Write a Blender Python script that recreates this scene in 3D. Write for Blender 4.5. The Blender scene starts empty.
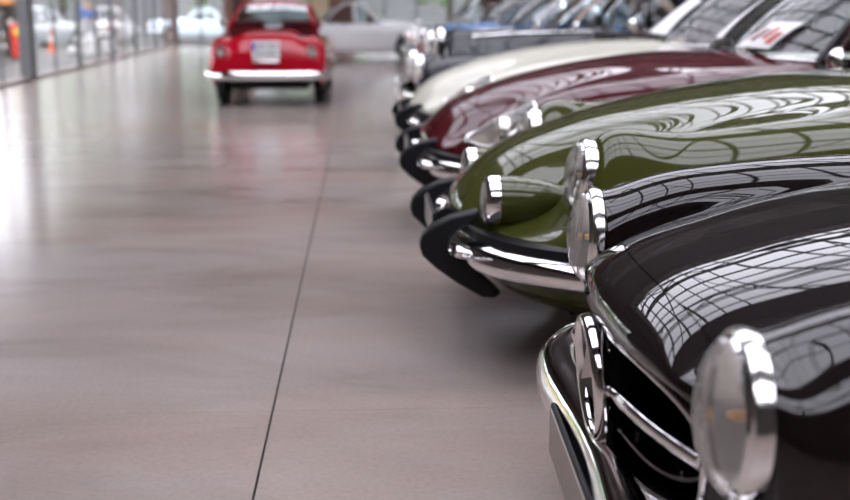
import bpy, bmesh, math, random
import numpy as np
from mathutils import Vector

random.seed(7)
SC = bpy.context.scene
COL = SC.collection

# ------------------------------------------------------------------ camera
cam_d = bpy.data.cameras.new('camera')
cam = bpy.data.objects.new('camera', cam_d)
COL.objects.link(cam)
cam.location = (0, 0, 1.2)
cam.rotation_euler = (math.radians(90 - 11.5), 0, math.radians(-3.0))
cam_d.sensor_width = 36.0
cam_d.lens = 36.0 * 1180 / 850
cam_d.clip_end = 400
cam_d.dof.use_dof = True
cam_d.dof.focus_distance = 2.75
cam_d.dof.aperture_fstop = 2.6
SC.camera = cam

# ------------------------------------------------------------------ world, exposure
w = bpy.data.worlds.new('sky'); SC.world = w; w.use_nodes = True
bg = w.node_tree.nodes['Background']
bg.inputs[0].default_value = (0.93, 0.93, 1.0, 1)
bg.inputs[1].default_value = 5.0
SC.view_settings.view_transform = 'Standard'
SC.view_settings.look = 'None'
SC.view_settings.exposure = 0.28
SC.view_settings.gamma = 1.0
SC.view_settings.use_curve_mapping = False

# ------------------------------------------------------------------ materials
MATS = {}
def _mat(name):
    m = bpy.data.materials.new(name); m.use_nodes = True
    MATS[name] = m
    return m, m.node_tree.nodes, m.node_tree.links

def pbr(name, col, rough=.5, metal=0., coat=0., noise=0., nscale=8., spec=.5, bump=0., emit=0., coatr=.03):
    if name in MATS: return MATS[name]
    m, n, l = _mat(name)
    b = n['Principled BSDF']
    b.inputs['Base Color'].default_value = (*col, 1)
    b.inputs['Roughness'].default_value = rough
    b.inputs['Metallic'].default_value = metal
    b.inputs['Coat Weight'].default_value = coat
    b.inputs['Coat Roughness'].default_value = coatr
    b.inputs['Specular IOR Level'].default_value = spec
    tc = n.new('ShaderNodeTexCoord')
    nz = n.new('ShaderNodeTexNoise'); nz.inputs['Scale'].default_value = nscale
    nz.inputs['Detail'].default_value = 5
    l.new(tc.outputs['Object'], nz.inputs['Vector'])
    if noise:
        mx = n.new('ShaderNodeMix'); mx.data_type = 'RGBA'
        mx.inputs[6].default_value = (*[c * (1 - noise) for c in col], 1)
        mx.inputs[7].default_value = (*[min(1, c * (1 + noise)) for c in col], 1)
        l.new(nz.outputs['Fac'], mx.inputs[0]); l.new(mx.outputs[2], b.inputs['Base Color'])
    if bump:
        bp = n.new('ShaderNodeBump'); bp.inputs['Strength'].default_value = bump; bp.inputs['Distance'].default_value = .01
        l.new(nz.outputs['Fac'], bp.inputs['Height']); l.new(bp.outputs[0], b.inputs['Normal'])
    if emit:
        b.inputs['Emission Color'].default_value = (*col, 1); b.inputs['Emission Strength'].default_value = emit
    return m

def glass(name, tint=(1, 1, 1), milk=0., rough=.01, flute=0., boost=1.0):
    m, n, l = _mat(name)
    n.remove(n['Principled BSDF'])
    out = n['Material Output']
    tr = n.new('ShaderNodeBsdfTransparent'); tr.inputs[0].default_value = (*tint, 1)
    gl = n.new('ShaderNodeBsdfGlossy'); gl.inputs['Roughness'].default_value = rough
    lw = n.new('ShaderNodeLayerWeight'); lw.inputs[0].default_value = .5
    pw = n.new('ShaderNodeMath'); pw.operation = 'POWER'; pw.inputs[1].default_value = 5; l.new(lw.outputs['Facing'], pw.inputs[0])
    fr = n.new('ShaderNodeMath'); fr.operation = 'MULTIPLY_ADD'; fr.inputs[1].default_value = .94; fr.inputs[2].default_value = .04; l.new(pw.outputs[0], fr.inputs[0])
    mu = n.new('ShaderNodeMath'); mu.operation = 'MULTIPLY'; mu.inputs[1].default_value = boost; mu.use_clamp = True
    l.new(fr.outputs[0], mu.inputs[0])
    mx = n.new('ShaderNodeMixShader')
    l.new(mu.outputs[0], mx.inputs[0]); l.new(gl.outputs[0], mx.inputs[2])
    base = tr.outputs[0]
    if milk:
        df = n.new('ShaderNodeBsdfDiffuse'); df.inputs[0].default_value = (.9, .88, .86, 1)
        m2 = n.new('ShaderNodeMixShader'); m2.inputs[0].default_value = milk
        l.new(tr.outputs[0], m2.inputs[1]); l.new(df.outputs[0], m2.inputs[2]); base = m2.outputs[0]
    l.new(base, mx.inputs[1])
    if flute:
        tc = n.new('ShaderNodeTexCoord')
        wv = n.new('ShaderNodeTexWave'); wv.bands_direction = 'Y'; wv.inputs['Scale'].default_value = 26
        wv.inputs['Distortion'].default_value = .3
        l.new(tc.outputs['Object'], wv.inputs['Vector'])
        bp = n.new('ShaderNodeBump'); bp.inputs['Strength'].default_value = flute; bp.inputs['Distance'].default_value = .004
        l.new(wv.outputs['Fac'], bp.inputs['Height'])
        l.new(bp.outputs[0], gl.inputs['Normal'])
    l.new(mx.outputs[0], out.inputs[0])
    return m

def paint(name, col, flake=.0):
    return pbr('paint_' + name, col, rough=.6, coat=1.0, noise=.06, nscale=3, spec=.04, coatr=.012)

M_black = paint('black', (.0055, .0028, .0026))
M_green = paint('olive_green', (.046, .050, .008))
M_maroon = paint('maroon', (.062, .003, .006))
M_ivory = paint('ivory', (.56, .545, .46))
M_red = paint('red', (.36, .003, .014))
M_white = paint('white', (.70, .68, .685))
M_blue = paint('blue', (.05, .17, .46))
M_navy = paint('dark', (.012, .012, .02))
M_silver = paint('silver', (.50, .52, .55))
M_tan = paint('tan', (.50, .36, .28))
M_yellow = paint('yellow', (.85, .62, .02))
M_chrome = pbr('chrome', (.86, .84, .84), rough=.075, metal=1, noise=.03, nscale=30)
M_rim = pbr('chrome_rim', (.86, .84, .83), rough=.15, metal=1, noise=.03, nscale=30)
M_bowl = pbr('reflector', (.80, .77, .74), rough=.22, metal=1, noise=.05, nscale=20)
M_rubber = pbr('rubber', (.005, .005, .007), rough=.45, spec=.3, noise=.2, nscale=30)
M_tire = pbr('tire', (.012, .012, .012), rough=.7, noise=.2, nscale=30)
M_darkin = pbr('dark_interior', (.008, .006, .006), rough=.6, noise=.3)
M_grilleblack = pbr('grille_black', (.004, .003, .003), rough=.18, noise=.2)
M_leather = pbr('leather', (.09, .012, .014), rough=.5, noise=.2, nscale=20, bump=.1)
M_paper = pbr('paper', (.82, .80, .80), rough=.8, noise=.03)
M_print = pbr('print_red', (.55, .14, .12), rough=.8, noise=.1)
M_ink = pbr('print_ink', (.06, .06, .07), rough=.8, noise=.1)
M_euro = pbr('plate_blue', (.01, .06, .45), rough=.5, noise=.05)
M_plate = pbr('plate_white', (.72, .72, .72), rough=.4, noise=.04)
M_plateface = pbr('plate_beige', (.33, .28, .25), rough=.4, noise=.06)
M_amber = pbr('amber', (.80, .33, .01), rough=.2, coat=1, noise=.05)
M_orange = pbr('orange_lens', (.85, .12, .01), rough=.15, coat=1, noise=.05)
M_redlens = pbr('red_lens', (.16, .02, .02), rough=.15, coat=1, noise=.1)
M_lens = glass('headlamp_glass', (.96, .95, .93), milk=.18, flute=.9, boost=2.0)
M_cover = glass('headlamp_cover', (.95, .93, .90), milk=.10, boost=1.5)
M_screen = glass('windscreen_glass', (.80, .86, .88), milk=.0, boost=1.8)
M_pane = glass('window_pane', (.93, .95, .95), boost=1.0)
M_roofpane = glass('roof_glass', (.95, .95, .97), boost=.6)

# ------------------------------------------------------------------ mesh helpers
class MB:
    def __init__(s): s.v = []; s.f = []
    def add(s, v, f):
        o = len(s.v); s.v += [tuple(map(float, p)) for p in v]; s.f += [tuple(i + o for i in q) for q in f]; return s
    def box(s, c, d, rz=0.):
        x, y, z = [k / 2 for k in d]; ca, sa = math.cos(rz), math.sin(rz)
        P = [(a * x, b * y, e * z) for a in (-1, 1) for b in (-1, 1) for e in (-1, 1)]
        P = [(c[0] + p[0] * ca - p[1] * sa, c[1] + p[0] * sa + p[1] * ca, c[2] + p[2]) for p in P]
        return s.add(P, [(0, 1, 3, 2), (4, 6, 7, 5), (0, 4, 5, 1), (2, 3, 7, 6), (0, 2, 6, 4), (1, 5, 7, 3)])
    def build(s, name, mat, parent=None, angle=40, smooth=True, bevel=0., seg=2, subsurf=0):
        me = bpy.data.meshes.new(name); me.from_pydata(s.v, [], s.f); me.update()
        bm = bmesh.new(); bm.from_mesh(me)
        bmesh.ops.recalc_face_normals(bm, faces=bm.faces); bm.to_mesh(me); bm.free()
        if smooth:
            me.shade_smooth(); me.set_sharp_from_angle(angle=math.radians(angle))
        o = bpy.data.objects.new(name, me); COL.objects.link(o)
        me.materials.append(mat)
        if parent is not None: o.parent = parent
        if bevel:
            b = o.modifiers.new('bevel', 'BEVEL'); b.width = bevel; b.segments = seg; b.limit_method = 'ANGLE'
            me.shade_smooth()
        if subsurf:
            b = o.modifiers.new('sub', 'SUBSURF'); b.levels = subsurf; b.render_levels = subsurf
        return o

def box(name, c, d, mat, parent=None, bevel=.0, rz=0., seg=2):
    return MB().box(c, d, rz).build(name, mat, parent, bevel=bevel, smooth=bool(bevel), seg=seg)

def crinterp(P, knots, ts):
    """non-uniform Catmull-Rom through P (n, ...) at knots, sampled at ts"""
    P = np.asarray(P, float); k = np.asarray(knots, float); n = len(k)
    d = (P[1:] - P[:-1]) / (k[1:] - k[:-1]).reshape((-1,) + (1,) * (P.ndim - 1))
    T = np.zeros_like(P)
    for i in range(1, n - 1):
        h0, h1 = k[i] - k[i - 1], k[i + 1] - k[i]
        T[i] = (d[i - 1] * h1 + d[i] * h0) / (h0 + h1)
    T[0] = d[0]; T[-1] = d[-1]
    out = []
    for t in ts:
        i = min(max(np.searchsorted(k, t, 'right') - 1, 0), n - 2)
        h = k[i + 1] - k[i]; s = (t - k[i]) / h
        out.append((2*s**3 - 3*s**2 + 1) * P[i] + (s**3 - 2*s**2 + s) * h * T[i] + (-2*s**3 + 3*s**2) * P[i+1] + (s**3 - s**2) * h * T[i+1])
    return np.array(out)

def curve(P, n=40):
    P = np.asarray(P, float)
    k = np.concatenate([[0], np.cumsum(np.sqrt(np.linalg.norm(P[1:] - P[:-1], axis=1)) + 1e-6)])
    return crinterp(P, k, np.linspace(0, k[-1], n))

def dense(ctrl, su, sv, smooth=0, sym=True):
    """control grid (rows, cols, 3) -> dense grid. returns grid and the row / col index of every control line"""
    G = np.asarray(ctrl, float)
    def kn(A):
        c = np.linalg.norm(A[1:] - A[:-1], axis=2).mean(axis=1)
        return np.concatenate([[0], np.cumsum(c + 1e-4)])
    ku = kn(G); kv = kn(np.swapaxes(G, 0, 1))
    def samples(k, step):
        ts = []; idx = [0]
        for i in range(len(k) - 1):
            m = max(2, int(round((k[i+1] - k[i]) / step)))
            ts += list(np.linspace(k[i], k[i+1], m, endpoint=False)); idx.append(len(ts))
        ts.append(k[-1]); return ts, idx
    tu, iu = samples(ku, su); tv, iv = samples(kv, sv)
    A = crinterp(G, ku, tu)
    B = np.swapaxes(crinterp(np.swapaxes(A, 0, 1), kv, tv), 0, 1)
    for _ in range(smooth):
        Q = B.copy()
        Q[1:-1, 1:-1] = .5 * B[1:-1, 1:-1] + .125 * (B[2:, 1:-1] + B[:-2, 1:-1] + B[1:-1, 2:] + B[1:-1, :-2])
        if sym:  # centre line column: mirrored neighbour
            mir = B[1:-1, 1].copy(); mir[:, 1] *= -1
            Q[1:-1, 0] = .5 * B[1:-1, 0] + .125 * (B[2:, 0] + B[:-2, 0] + B[1:-1, 1] + mir)
        B = Q
    return B, iu, iv

def mirror(G):
    H = G.copy(); H[:, :, 1] *= -1; return H
def both(G):
    return np.concatenate([mirror(G)[:, :0:-1], G], axis=1)

def gridfaces(m, n, keep=None):
    f = []
    for i in range(m - 1):
        for j in range(n - 1):
            if keep is None or keep(i, j):
                f.append((i*n + j, i*n + j + 1, (i+1)*n + j + 1, (i+1)*n + j))
    return f

def panel(name, G, mat, parent, skirt=.012, gap=.0, keep=None, angle=42):
    """body panel from a dense grid, edges turned down a little so that shut lines are real"""
    G = G.copy(); m, n = G.shape[:2]
    if gap:
        def sh(a, b):
            d = b - a; L = np.linalg.norm(d, axis=-1, keepdims=True) + 1e-9
            return a + d / L * np.minimum(gap, L * .45)
        G[0] = sh(G[0], G[1]); G[-1] = sh(G[-1], G[-2]); G[:, 0] = sh(G[:, 0], G[:, 1]); G[:, -1] = sh(G[:, -1], G[:, -2])
    mb = MB(); mb.add(G.reshape(-1, 3), gridfaces(m, n, keep))
    if skirt:
        du = np.gradient(G, axis=0); dv = np.gradient(G, axis=1)
        N = np.cross(du, dv); N /= (np.linalg.norm(N, axis=2, keepdims=True) + 1e-9)
        c = G.reshape(-1, 3).mean(0) - np.array([0, 0, .6])
        c = np.array([G[..., 0].mean(), 0 if abs(G[..., 1].mean()) < .3 else G[..., 1].mean() * .3, G[..., 2].mean() - .5])
        sgn = np.sign(((c - G) * N).sum(2, keepdims=True)); N = N * sgn
        for sl in ((0, slice(None)), (-1, slice(None)), (slice(None), 0), (slice(None), -1)):
            e = G[sl]; q = e + N[sl] * skirt; k = len(e)
            mb.add(np.concatenate([e, q]), [(i, i+1, k+i+1, k+i) for i in range(k-1)])
    return mb.build(name, mat, parent, angle=angle)

def sweep(path, prof, up=(0, 0, 1), closed=False, caps=True, scale=None):
    path = np.asarray(path, float); n = len(path); m = len(prof)
    V = []
    for i in range(n):
        if closed: t = path[(i+1) % n] - path[i-1]
        else: t = path[min(i+1, n-1)] - path[max(i-1, 0)]
        t = t / (np.linalg.norm(t) + 1e-9); u = np.array(up, float)
        s = np.cross(t, u); s /= (np.linalg.norm(s) + 1e-9); u = np.cross(s, t)
        k = 1 if scale is None else scale[i]
        for a, b in prof: V.append(path[i] + s * a * k + u * b * k)
    f = []
    for i in range(n if closed else n - 1):
        for j in range(m):
            a, b = i*m + j, i*m + (j+1) % m; c, d = ((i+1) % n)*m + (j+1) % m, ((i+1) % n)*m + j
            f.append((a, b, c, d))
    if caps and not closed:
        f.append(tuple(range(m))); f.append(tuple((n-1)*m + j for j in range(m)))
    return V, f

def circ(r, n=10, ry=None):
    return [(r*math.cos(2*math.pi*i/n), (ry or r)*math.sin(2*math.pi*i/n)) for i in range(n)]

def tube(name, path, r, mat, parent=None, n=10, closed=False, up=(0, 0, 1), ry=None, scale=None):
    v, f = sweep(path, circ(r, n, ry), up, closed, scale=scale)
    return MB().add(v, f).build(name, mat, parent, angle=60)

def lathe(prof, o, axis=(-1, 0, 0), n=36, sy=1., sz=1.):
    """prof: (radius, distance along axis)"""
    ax = np.array(axis, float); ax /= np.linalg.norm(ax)
    ref = np.array([0, 0, 1.]) if abs(ax[2]) < .9 else np.array([1., 0, 0])
    a = np.cross(ref, ax); a /= np.linalg.norm(a); b = np.cross(ax, a)
    V = []; f = []
    for r, h in prof:
        for i in range(n):
            t = 2*math.pi*i/n
            V.append(np.array(o) + ax*h + a*r*math.cos(t)*sy + b*r*math.sin(t)*sz)
    for k in range(len(prof) - 1):
        for i in range(n):
            f.append((k*n + i, k*n + (i+1) % n, (k+1)*n + (i+1) % n, (k+1)*n + i))
    return V, f

def lat(name, prof, o, mat, parent, axis=(-1, 0, 0), n=36, sy=1., sz=1., angle=35):
    v, f = lathe(prof, o, axis, n, sy, sz)
    return MB().add(v, f).build(name, mat, parent, angle=angle)

def prism(outline, y0, y1):
    """outline in x-z, extruded along y"""
    n = len(outline)
    V = [(a, y0, b) for a, b in outline] + [(a, y1, b) for a, b in outline]
    f = [(i, (i+1) % n, n + (i+1) % n, n + i) for i in range(n)] + [tuple(range(n)), tuple(range(n, 2*n))]
    return V, f

def thing(name, label, cat, loc=(0, 0, 0), rz=0., group=None):
    o = bpy.data.objects.new(name, None); COL.objects.link(o)
    o.empty_display_size = .2
    o.location = loc; o.rotation_euler = (0, 0, rz); o['label'] = label; o['category'] = cat
    if group: o['group'] = group
    return o
def tag(o, label, cat, group=None):
    o['label'] = label; o['category'] = cat
    if group: o['group'] = group
    return o
def struct(o): o['kind'] = 'structure'; return o

# ------------------------------------------------------------------ floor
def floor_material():
    m, n, l = _mat('polished_concrete')
    b = n['Principled BSDF']
    tc = n.new('ShaderNodeTexCoord')
    mp = n.new('ShaderNodeMapping'); mp.inputs['Scale'].default_value = (.45, 1.0, 1.0)
    l.new(tc.outputs['Object'], mp.inputs['Vector'])
    n1 = n.new('ShaderNodeTexNoise'); n1.inputs['Scale'].default_value = 1.1; n1.inputs['Detail'].default_value = 7; n1.inputs['Roughness'].default_value = .62; n1.inputs['Distortion'].default_value = .6
    l.new(mp.outputs[0], n1.inputs['Vector'])
    n2 = n.new('ShaderNodeTexNoise'); n2.inputs['Scale'].default_value = 60; n2.inputs['Detail'].default_value = 4
    l.new(tc.outputs['Object'], n2.inputs['Vector'])
    r = n.new('ShaderNodeValToRGB')
    e = r.color_ramp.elements
    e[0].position = .30; e[0].color = (.232, .185, .163, 1)
    e[1].position = .72; e[1].color = (.365, .318, .300, 1)
    k = e.new(.5); k.color = (.300, .252, .235, 1)
    l.new(n1.outputs['Fac'], r.inputs[0])
    n3 = n.new('ShaderNodeTexNoise'); n3.inputs['Scale'].default_value = .55; n3.inputs['Detail'].default_value = 6; n3.inputs['Roughness'].default_value = .6
    l.new(mp.outputs[0], n3.inputs['Vector'])
    r3 = n.new('ShaderNodeValToRGB'); r3.color_ramp.elements[0].position = .46; r3.color_ramp.elements[0].color = (0, 0, 0, 1); r3.color_ramp.elements[1].position = .68; r3.color_ramp.elements[1].color = (.75, .75, .75, 1)
    l.new(n3.outputs['Fac'], r3.inputs[0])
    mt = n.new('ShaderNodeMix'); mt.data_type = 'RGBA'; mt.inputs[7].default_value = (.310, .222, .172, 1)
    l.new(r3.outputs[0], mt.inputs[0]); l.new(r.outputs[0], mt.inputs[6])
    mx = n.new('ShaderNodeMix'); mx.data_type = 'RGBA'; mx.blend_type = 'MULTIPLY'; mx.inputs[0].default_value = .25
    l.new(mt.outputs[2], mx.inputs[6])
    r2 = n.new('ShaderNodeValToRGB'); r2.color_ramp.elements[0].position = .3; r2.color_ramp.elements[0].color = (.6, .6, .6, 1); r2.color_ramp.elements[1].position = .6
    l.new(n2.outputs['Fac'], r2.inputs[0]); l.new(r2.outputs[0], mx.inputs[7])
    l.new(mx.outputs[2], b.inputs['Base Color'])
    rr = n.new('ShaderNodeMapRange'); rr.inputs[3].default_value = .13; rr.inputs[4].default_value = .25
    l.new(n1.outputs['Fac'], rr.inputs[0]); l.new(rr.outputs[0], b.inputs['Roughness'])
    bp = n.new('ShaderNodeBump'); bp.inputs['Strength'].default_value = .05; bp.inputs['Distance'].default_value = .004
    l.new(n2.outputs['Fac'], bp.inputs['Height']); l.new(bp.outputs[0], b.inputs['Normal'])
    b.inputs['Specular IOR Level'].default_value = .42
    return m
M_floor = floor_material()
M_joint = pbr('joint_filler', (.020, .016, .015), rough=.6, noise=.3)
M_steel = pbr('grey_steel', (.10, .10, .105), rough=.4, noise=.15)
M_darksteel = pbr('dark_steel', (.018, .017, .018), rough=.5, noise=.2)
M_deck = pbr('roof_boards', (.022, .010, .007), rough=.7, noise=.35, nscale=4)
M_brick = pbr('brick', (.22, .085, .055), rough=.85, noise=.35, nscale=14, bump=.2)
M_mortar = pbr('mortar', (.30, .27, .24), rough=.9, noise=.2)
M_curb = pbr('curb_stone', (.16, .12, .11), rough=.6, noise=.25)
M_paving = pbr('paving', (.10, .098, .095), rough=.8, noise=.15, nscale=2)
M_plaster = pbr('plaster', (.045, .033, .028), rough=.85, noise=.2)

XL, XR, Y0, Y1 = -7.2, 9.0, -9.0, 42.0
JX = -0.285
def wx(y): return -5.76 - (y-19.2)*.033      # line of the glazed wall on the left
def prismz(poly, z0, z1):
    n = len(poly)
    return [(x, y, z0) for x, y in poly] + [(x, y, z1) for x, y in poly], [tuple(range(n)), tuple(range(n, 2*n))] + [(i, (i+1) % n, n+(i+1) % n, n+i) for i in range(n)]
floor = struct(MB().add(*prismz([(wx(Y0), Y0), (XR, Y0), (XR, Y1), (wx(Y1), Y1)], -.10, -.02)).build('floor', M_joint, smooth=False))
def slab(x0, x1, y0, y1):
    g = .0035; e = .0008
    xa, xb = (wx(y0), wx(y1)) if x0 is None else (x0+g, x0+g)
    MB().add(*prismz([(xa, y0+e), (x1-g, y0+e), (x1-g, y1-e), (xb, y1-e)], -.022, 0)).build('slab', M_floor, floor, smooth=False)
ys = [Y0, -6.6, -3.25, .1, 3.45, 6.85, 10.2, 13.6, 17.0, 20.4, 23.8, 27.2, 30.6, 34.0, 37.4, Y1]
for a, b in zip(ys[:-1], ys[1:]):
    slab(None, JX, a, b); slab(JX, 4.7, a, b); slab(4.7, XR, a, b)

# ------------------------------------------------------------------ roof: boarded deck with deep glazed rooflights, bars, trusses
ZR = 6.3; ZG = 7.0
SX0, SX1 = -3.6, 7.6
bands = [(-7.0, -1.6), (.2, 5.0), (6.2, 15.8), (21.4, 26.6), (31.6, 38.0)]  # unseen; layout shaped for the reflections on the bonnets
ceil = struct(box('ceiling', ((XL+SX0)/2, (Y0+Y1)/2, ZR+.1), (SX0-XL, Y1-Y0, .2), M_deck))
box('roof_deck', ((SX1+XR)/2, (Y0+Y1)/2, ZR+.1), (XR-SX1, Y1-Y0, .2), M_deck, ceil)
edges = [Y0] + [q for b_ in bands for q in b_] + [Y1]
for ya, yb in zip(edges[0::2], edges[1::2]):
    box('roof_deck', ((SX0+SX1)/2, (ya+yb)/2, ZR+.1), (SX1-SX0, yb-ya, .2), M_deck, ceil)
for ya, yb in bands:
    ZG = 7.0 if ya < 18 else 8.0  # far upstands made deeper to block low light, so flat bonnets reflect dark
    ym = (ya+yb)/2
    for x, dx, y, dy in ((SX0, .1, ym, yb-ya), (SX1, .1, ym, yb-ya), ((SX0+SX1)/2, SX1-SX0, ya, .1), ((SX0+SX1)/2, SX1-SX0, yb, .1)):
        box('shading_upstand', (x, y, (ZR+ZG)/2+.1), (dx, dy, ZG-ZR), M_deck, ceil)
    xs = np.linspace(SX0, SX1, 15)
    for xa, xb in zip(xs[:-1], xs[1:]):
        box('roof_pane', ((xa+xb)/2, ym, ZG+.12), (xb-xa-.03, yb-ya, .01), M_roofpane, ceil)
    for x in xs: box('glazing_bar', (x, ym, ZG+.06), (.055, yb-ya, .12), M_darksteel, ceil)
    for y in np.linspace(ya, yb, int((yb-ya)/1.15)+1)[1:-1]: box('purlin', ((SX0+SX1)/2, y, ZG-.03), (SX1-SX0, .07, .10), M_darksteel, ceil)
    # lattice truss across the middle of each rooflight
    for ym in ([ym] if yb-ya < 6 else [ya+(yb-ya)*.27, ya+(yb-ya)*.76]):
     t = MB()
     def bar(a, b, r=.05):
         v, f = sweep([a, b], circ(r, 6)); t.add(v, f)
     xm = (SX0+SX1)/2; hw_ = (SX1-SX0)/2
     def bow(x): return ZR - .45 + .55*(1-((x-xm)/hw_)**2)
     xs = np.linspace(SX0, SX1, 10)
     for q, (a, b) in enumerate(zip(xs[:-1], xs[1:])):
         bar((a, ym, ZG-.12), (b, ym, ZG-.12), .07)
         bar((a, ym, bow(a)), (b, ym, bow(b)), .07)
         bar((a, ym, bow(a)) if q % 2 else (a, ym, ZG-.12), (b, ym, ZG-.12) if q % 2 else (b, ym, bow(b)), .04)
         bar((b, ym, bow(b)), (b, ym, ZG-.12), .035)
         bar((a, ya, ZG-.1), (b, yb, ZG-.1), .025) if q in (1, 5) else bar((a, yb, ZG-.1), (b, ya, ZG-.1), .025) if q in (3, 7) else None
     t.build('roof_truss', M_darksteel, ceil)
for k, (x, y) in enumerate(((2.4, 10.6), (3.4, 17.6), (3.4, 24.6), (3.4, 3.4))):
    L = thing('pendant_lamp', 'dark dish pendant lamp hanging from the glazed roof above the row of cars', 'lamp', (x, y, ZR-1.3), group='pendant lamps under the glazed roof')
    lat('lamp_shade', [(.02, .22), (.08, .20), (.16, .12), (.36, .03), (.40, 0), (.38, 0), (.15, .10), (.0, .16)], (0, 0, 0), M_darksteel, L, axis=(0, 0, 1))
    tube('cord', [(0, 0, .2), (0, 0, 2.1)], .012, M_darksteel, L, n=6)

# walls
struct(box('wall_right', (XR+.15, (Y0+Y1)/2, 3.4), (.3, Y1-Y0, 6.8), M_plaster))
struct(box('wall_back', ((XL+XR)/2, Y0-.15, 3.4), (XR-XL, .3, 6.8), M_plaster))

# ------------------------------------------------------------------ shared car pieces
def headlamp(car, name, o, r, mats=(None,), depth=.05, axis=(-1, 0, .04), lensbulge=.35, rimw=.17):
    """round lamp: chrome rim, domed fluted lens, reflector bowl, bulb. o = centre of the rim plane"""
    rim = lat(name, [(r*.85, -.02), (r*.85, .010), (r*.88, .015), (r*.915, .009), (r*.965, .006), (r, -.004), (r*1.0, -.009), (r*.985, -depth), (r*.93, -depth-.004)], o, M_rim, car, axis, n=48, angle=28)
    li = [(0, .008 + r*lensbulge)] + [(r*.87*math.sin(a), .008 + r*lensbulge*math.cos(a)) for a in np.linspace(.12, math.pi/2, 10)]
    lat('lens', li, o, M_lens, rim, axis, n=48)
    bo = [(r*.86, .0)] + [(r*.86*k, -r*.55*(1-k*k)) for k in (.9, .75, .6, .45, .3, .15, 0.02)]
    lat('reflector', bo, o, M_bowl, rim, axis, n=40)
    lat('bulb', [(0, .010), (.006, .008), (.008, 0), (.008, -.02), (.012, -.03), (.012, -r*.5)], o, M_amber, rim, axis, n=14)  # bulb tinted amber in place of a yellow reflection in the lamp
    return rim

def wheel(car, x, y, r=.32, w=.17, hub=None):
    s = 1 if y > 0 else -1
    o = (x, y, r)
    t = lat('wheel', [(r*.62, -w/2), (r*.80, -w/2-.005), (r*.95, -w/2+.01), (r, -w*.3), (r, w*.3), (r*.95, w/2-.01), (r*.80, w/2+.005), (r*.62, w/2), (r*.6, w*.3), (r*.6, -w*.3), (r*.62, -w/2)], o, M_tire, car, axis=(0, s, 0), n=32)
    lat('hubcap', [(0, w*.46), (r*.18, w*.45), (r*.3, w*.38), (r*.52, w*.36), (r*.6, w*.44), (r*.63, w*.40), (r*.6, -w*.2), (0, -w*.2)], o, hub or M_chrome, t, axis=(0, s, 0), n=32)
    return t

def arch(G, xw, R, zw=.32, ymin=.6):
    X = G[..., 0]; Z = G[..., 2]
    d2 = R*R - (X - xw)**2
    a = np.where(d2 > 0, zw + np.sqrt(np.maximum(d2, 0)), -1)
    G[..., 2] = np.where(np.abs(G[..., 1]) > ymin, np.maximum(Z, a), Z)
    return G

def quadpatch(a, b, c, d, nu=8, nv=8, bulge=(0, 0, 0)):
    """a,b bottom; d,c top; bulge vector at the centre"""
    a, b, c, d = [np.array(k, float) for k in (a, b, c, d)]; bu = np.array(bulge, float)
    U, V = np.meshgrid(np.linspace(0, 1, nu), np.linspace(0, 1, nv), indexing='ij')
    U = U[..., None]; V = V[..., None]
    G = (a*(1-V) + b*V)*(1-U) + (d*(1-V) + c*V)*U
    return G + bu * (4*U*(1-U))**.8 * (4*V*(1-V))

WS = {}
def on_screen(car, t, u, lift):
    """point on the windscreen: t -1..1 across, u 0..1 up, lift = distance outwards"""
    ws = WS[car.name]; j = (t+1)/2*16; i = u*8; j0 = min(15, int(j)); i0 = min(7, int(i)); fj = j-j0; fi = i-i0
    p = ws[i0, j0]*(1-fi)*(1-fj) + ws[i0+1, j0]*fi*(1-fj) + ws[i0, j0+1]*(1-fi)*fj + ws[i0+1, j0+1]*fi*fj
    return p + np.array([-.75, 0, .66])*lift
def sheet(car, name, t0, t1, u0, u1, lift, label, cat, mat, marks=(), skew=0.):
    """a sheet of paper lying against a windscreen, a thing of its own"""
    G = np.array([[on_screen(car, t0+(t1-t0)*b+skew*a, u0+(u1-u0)*a, lift + .008*math.sin(3*a+2*b)) for b in np.linspace(0, 1, 9)] for a in np.linspace(0, 1, 9)])
    off = np.array(car.location); G = G + off; n = np.array([-.75, 0, .66])*.0015
    mb = MB(); mb.add(G.reshape(-1, 3), gridfaces(9, 9)); mb.add((G-n).reshape(-1, 3), gridfaces(9, 9))
    c = G.reshape(-1, 3).mean(0)
    mb.v = [tuple(np.array(v)-c) for v in mb.v]
    o = mb.build(name, mat, None); o.location = c; tag(o, label, cat)
    for a0, a1, b0, b1, mm in marks:
        m2 = MB(); S = np.array([[on_screen(car, t0+(t1-t0)*b+skew*a, u0+(u1-u0)*a, lift + .004 + .008*math.sin(3*a+2*b)) for b in np.linspace(b0, b1, 5)] for a in np.linspace(a0, a1, 5)]) + off - c
        m2.add(S.reshape(-1, 3), gridfaces(5, 5)); m2.build('print', mm, o)
    return o

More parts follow.
